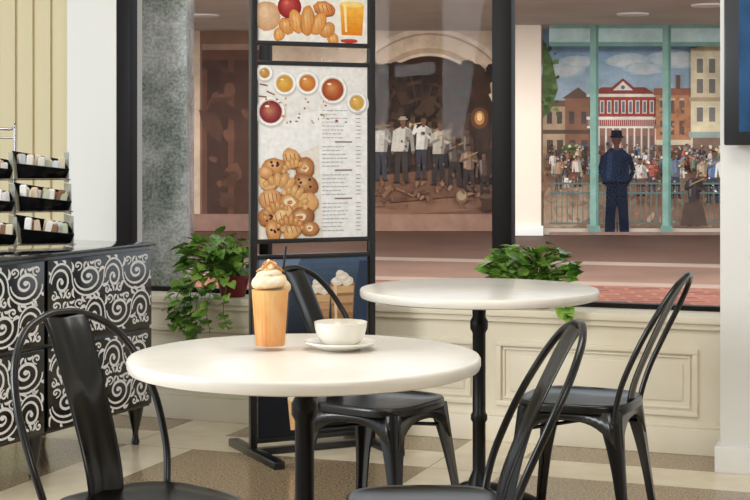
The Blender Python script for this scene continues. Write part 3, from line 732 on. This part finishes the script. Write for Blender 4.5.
def drawer(x0,x1,z0,z1):
    d=boxes('drawer',[(x0,x1,-.004,.014,z0,z1)],M_cab,cb,.003)
    V=[];F=[]
    wx=x1-x0-.024; hz=z1-z0-.024; nz=2; ch=hz/nz
    for j in range(nz):
        zc=z0+.012+ch*(j+.5)
        ws=[1.35,.8,1.1,.85]; 
        if j: ws=[.85,1.25,.8,1.2]
        tot=sum(ws); xa=x0+.012
        for i,wt in enumerate(ws):
            cw=wx*wt/tot; cx=xa+cw/2; xa+=cw; h=1 if (i+j)%2 else -1
            off=-h*ch*.04
            spiral(V,F,cx,zc+off,cw*.44,ch*.40,1.45+.3*(wt>1),h,math.pi,.0052)
            pts=[(cx-cw*.5*math.cos(math.pi*q/14),zc+h*ch*.46*math.sin(math.pi*q/14)) for q in range(15)]
            ribbon(V,F,pts,.0040,False)
            for q,l_ in ((.15,.040),(.38,.034),(.62,.034),(.85,.040)):
                a=math.pi*(1-q); bx=cx+cw*.5*math.cos(a); bz=zc+h*ch*.46*math.sin(a)
                leaf(V,F,bx,bz,(a if h>0 else -a)+rs.uniform(-.6,.2),l_,.0075)
            spiral(V,F,cx+cw*.33,zc-h*ch*.37,cw*.15,ch*.13,1.2,-h,math.pi*.5*h,.0036)
            spiral(V,F,cx-cw*.33,zc-h*ch*.37,cw*.15,ch*.13,1.2,h,math.pi*.5*h,.0036)
            leaf(V,F,cx,zc-h*ch*.44,(1.0 if h>0 else -2.2),.026,.006); leaf(V,F,cx+.01,zc-h*ch*.44,(.2 if h>0 else -.9),.030,.006); leaf(V,F,cx-.01,zc-h*ch*.44,(2.2 if h>0 else -3.2),.030,.006)
    V=[(min(max(x,x0+.005),x1-.005),y,min(max(z,z0+.005),z1-.005)) for x,y,z in V]
    mobj('scroll_inlay',V,F,M_inlay,d)
for x0,x1 in ((-.705,-.012),(-1.42,-.725)):
    drawer(x0,x1,.492,.802); drawer(x0,x1,.168,.478)

# ------------------------------------------------------------ condiment rack
rk_ang=math.radians(20.5)
rk=thing('condiment_rack','black tiered counter rack with chrome rail holding packets','rack',(-1.42,5.90,.8305),rk_ang)
M_bin=mat('black_acrylic',(12,12,15),.25)
M_acr=mat('clear_grey_acrylic',(170,180,184),.15)
for x in (-.222,-.006,.214):
    boxes('side_panel',[(x,x+.004,-.10+i*.06,.13,.001+i*.125,.001+(i+1)*.125-.004) for i in range(3)],M_acr,rk)
boxes('shelf',[(-.222,.22,-.13+i*.06,.13,.012+i*.125,.016+i*.125) for i in range(3)],M_chrome,rk)
tubes('chrome_rail',[catmull([(-.205,.14,.0),(-.205,.14,.44),(-.19,.14,.465),(.00,.14,.465),(.02,.14,.45),(.02,.14,.0)],5)],.006,M_chrome,rk,10)
tubes('chrome_rail',[[(-.205,.14,.43),(.02,.14,.43)]],.004,M_chrome,rk,8)
pcols=[(244,242,238),(240,237,230),(226,206,178),(150,112,84),(236,231,222),(224,216,206),(196,206,180),(232,222,196),(206,214,222),(246,244,240)]
pm=[mat('packet_paper',c,.5) for c in pcols]
Rm=Matrix.Rotation(rk_ang,3,'Z'); base=Vector((-1.42,5.90,.8305))
for i in range(3):
    for j in range(2):
        x0=-.212+j*.218; y0=-.128+i*.06; z0=.0185+i*.125
        bn=mobj('bin',[(x0+.008,y0,z0),(x0+.196,y0,z0),(x0+.196,y0+.12,z0),(x0+.008,y0+.12,z0),
             (x0-.002,y0-.040,z0+.060),(x0+.202,y0-.045,z0+.036),(x0+.202,y0+.11,z0+.074),(x0-.002,y0+.11,z0+.110)],
            [(0,3,2,1),(0,1,5,4),(1,2,6,5),(2,3,7,6),(3,0,4,7)],M_bin,rk)
        sm=bn.modifiers.new('thick','SOLIDIFY'); sm.thickness=.003
        for q in range(14):
            fx_=(q%7)/6.0
            xx=x0+.026+fx_*.150+random.uniform(-.003,.003); yy=y0+.012+(q//7)*.045+random.uniform(-.006,.006); hh=.094-.024*fx_+random.uniform(-.012,.010)
            v,f=boxgeo(-.014,.014,-.005,.005,0,hh)
            o=mobj('condiment_packet',v,f,random.choice(pm))
            bm=bmesh.new(); bm.from_mesh(o.data); bmesh.ops.bevel(bm,geom=list(bm.edges),offset=.004,segments=2,affect='EDGES'); bm.to_mesh(o.data); bm.free()
            p=base+Rm@Vector((xx,yy,z0+.006)); o.location=p; o.rotation_euler=(random.uniform(.0,.3),random.uniform(-.2,.25),rk_ang+random.uniform(-.6,.6))
            tag(o,'small paper condiment packet standing in a black rack bin','packet','packets in the condiment rack')

# ------------------------------------------------------------ plants
M_leaf=noise_mat('pothos_leaf',(62,112,38),(154,192,86),14,.32)
M_stem=mat('stem_green',(96,134,56),.6)
M_pot=mat('red_plastic_pot',(120,26,28),.4); M_soil=noise_mat('soil',(40,28,20),(70,52,38),60,.9)
def leafgeo(V,F,p,dirv,size,roll):
    d=dirv.normalized(); side=d.cross(Vector((0,0,1)))
    if side.length<.1: side=Vector((1,0,0))
    side.normalize(); side=(Matrix.Rotation(roll,3,d)@side); up=side.cross(d)
    prof=[(-.08,.22),(0.0,.38),(.2,.47),(.45,.42),(.7,.26),(.88,.10),(1.0,0.0)]
    k=len(V)
    for (t,w) in prof:
        pc=p+d*(size*t)+up*(-.2*size*t*t)
        V.append(pc+side*(w*size)+up*(w*size*.25)); V.append(p+d*(size*max(t,0.0))+up*(-.2*size*t*t)); V.append(pc-side*(w*size)+up*(w*size*.25))
    for i in range(6):
        a=k+3*i; F.append((a,a+1,a+4,a+3)); F.append((a+1,a+2,a+5,a+4))
def plant(s_,t_,label,spread,height,nleaf,trails,seed,cx=0.0,upr=0.0,low=.12):
    rnd=random.Random(seed); 
    e=thing('potted_pothos',label,'plant',W(s_,t_,SILL+.0005),A)
    lathe('pot',[(.001,0),(.052,0),(.055,.004),(.072,.085),(.078,.087),(.078,.098),(.070,.098),(.068,.08),(.001,.079)],M_pot,e,28)
    lathe('soil',[(.001,.080),(.066,.080),(.066,.086),(.001,.090)],M_soil,e,24)
    V=[];F=[];stems=[]
    for i in range(nleaf):
        a=rnd.uniform(0,2*math.pi); rr=spread*math.sqrt(rnd.uniform(.02,1)); el=rnd.uniform(.15,1)
        tip=Vector((cx+rr*math.cos(a),rr*math.sin(a)*.5-.02,.09+height*el*(1-.45*(rr/spread)**2)))
        tip.y=min(tip.y,.085)
        if tip.z<low: tip.z=low
        mid=Vector((tip.x*.4,tip.y*.4,.085+(tip.z-.085)*.75))
        stems.append(catmull([(rnd.uniform(-.02,.02),rnd.uniform(-.02,.02),.085),mid,tip],4))
        dr_=Vector((math.cos(a)+rnd.uniform(-.5,.5),-abs(math.sin(a))*.5-.35+rnd.uniform(-.2,.3),rnd.uniform(-.65,.45)+upr))
        leafgeo(V,F,tip,dr_,rnd.uniform(.042,.066),rnd.uniform(-.7,.7))
    for tr in trails:
        pts=catmull([Vector(q) for q in tr],8); stems.append(pts)
        for q in pts[5::1]:
            if rnd.random()<.7:
                dr_=Vector((rnd.uniform(-1,1),-.8,rnd.uniform(-.6,.3)))
                leafgeo(V,F,q+Vector((rnd.uniform(-.02,.02),-.01,0)),dr_,rnd.uniform(.042,.066),rnd.uniform(-.6,.6))
    mobj('foliage',V,F,M_leaf,e,True)
    tubes('stems',stems,.0020,M_stem,e,5)
    return e
plant(-.70,.055,'full trailing green pothos in a red pot on the window sill',.18,.21,150,
    [[(0,0,.09),(-.10,-.10,.12),(-.16,-.15,.0),(-.17,-.14,-.14)],[(0,0,.09),(-.06,-.12,.10),(-.10,-.16,-.02),(-.11,-.14,-.18)],[(0,0,.09),(-.14,-.09,.12),(-.21,-.14,0),(-.22,-.14,-.12)],[(0,0,.09),(-.14,-.10,.10),(-.13,-.16,-.02),(-.14,-.14,-.16)],[(0,0,.09),(-.02,-.10,.1),(-.05,-.16,-.03),(-.05,-.13,-.15)],[(0,0,.09),(.03,-.10,.1),(.03,-.16,-.03),(.03,-.13,-.12)],[(0,0,.09),(-.10,-.11,.04),(-.17,-.15,-.06),(-.19,-.14,-.1)]],3,-.07,.15)
plant(.70,.06,'bushy light green pothos on the window sill behind the table',.19,.19,160,
    [[(0,0,.09),(.10,-.08,.10),(.15,-.13,.03),(.15,-.13,-.02)]],5,-.02,.45)

# ------------------------------------------------------------ light
w=bpy.data.worlds.new('World'); scene.world=w; w.use_nodes=True
bg=w.node_tree.nodes['Background']; bg.inputs['Color'].default_value=(.88,.94,1.0,1); bg.inputs['Strength'].default_value=1.15
def area(name,loc,target,sx_,sy_,e,col):
    l=bpy.data.lights.new(name,'AREA'); l.shape='RECTANGLE'; l.size=sx_; l.size_y=sy_; l.energy=e; l.color=col
    o=bpy.data.objects.new(name,l); link(o); o.location=loc
    o.rotation_euler=(Vector(target)-Vector(loc)).to_track_quat('-Z','Y').to_euler(); return o
area('daylight_window_light',(-3.2,2.6,2.0),(0,4.4,.6),1.3,1.5,92,(.95,.98,1.0))
area('ceiling_panel_light',(.3,3.6,2.93),(.3,4.0,0),1.4,1.4,38,(1.0,.97,.93))
area('ceiling_panel_light',(1.4,-1.0,2.8),(.4,5.5,.8),2.0,1.2,62,(1.0,.97,.94))
area('mural_fill_light',(0,11,3.5),(0,22,1.3),15,1.6,1250,(1,.98,.95))  # unseen fill panel added over the street, below soffit line, to brighten the mural

# ------------------------------------------------------------ camera
cd=bpy.data.cameras.new('camera'); cam=bpy.data.objects.new('camera',cd); link(cam)
cam.location=(0,0,1.22); cam.rotation_euler=(math.pi/2,0,0)
cd.sensor_width=36; cd.lens=1500/750*36; cd.shift_y=-(250-148)/750
scene.camera=cam
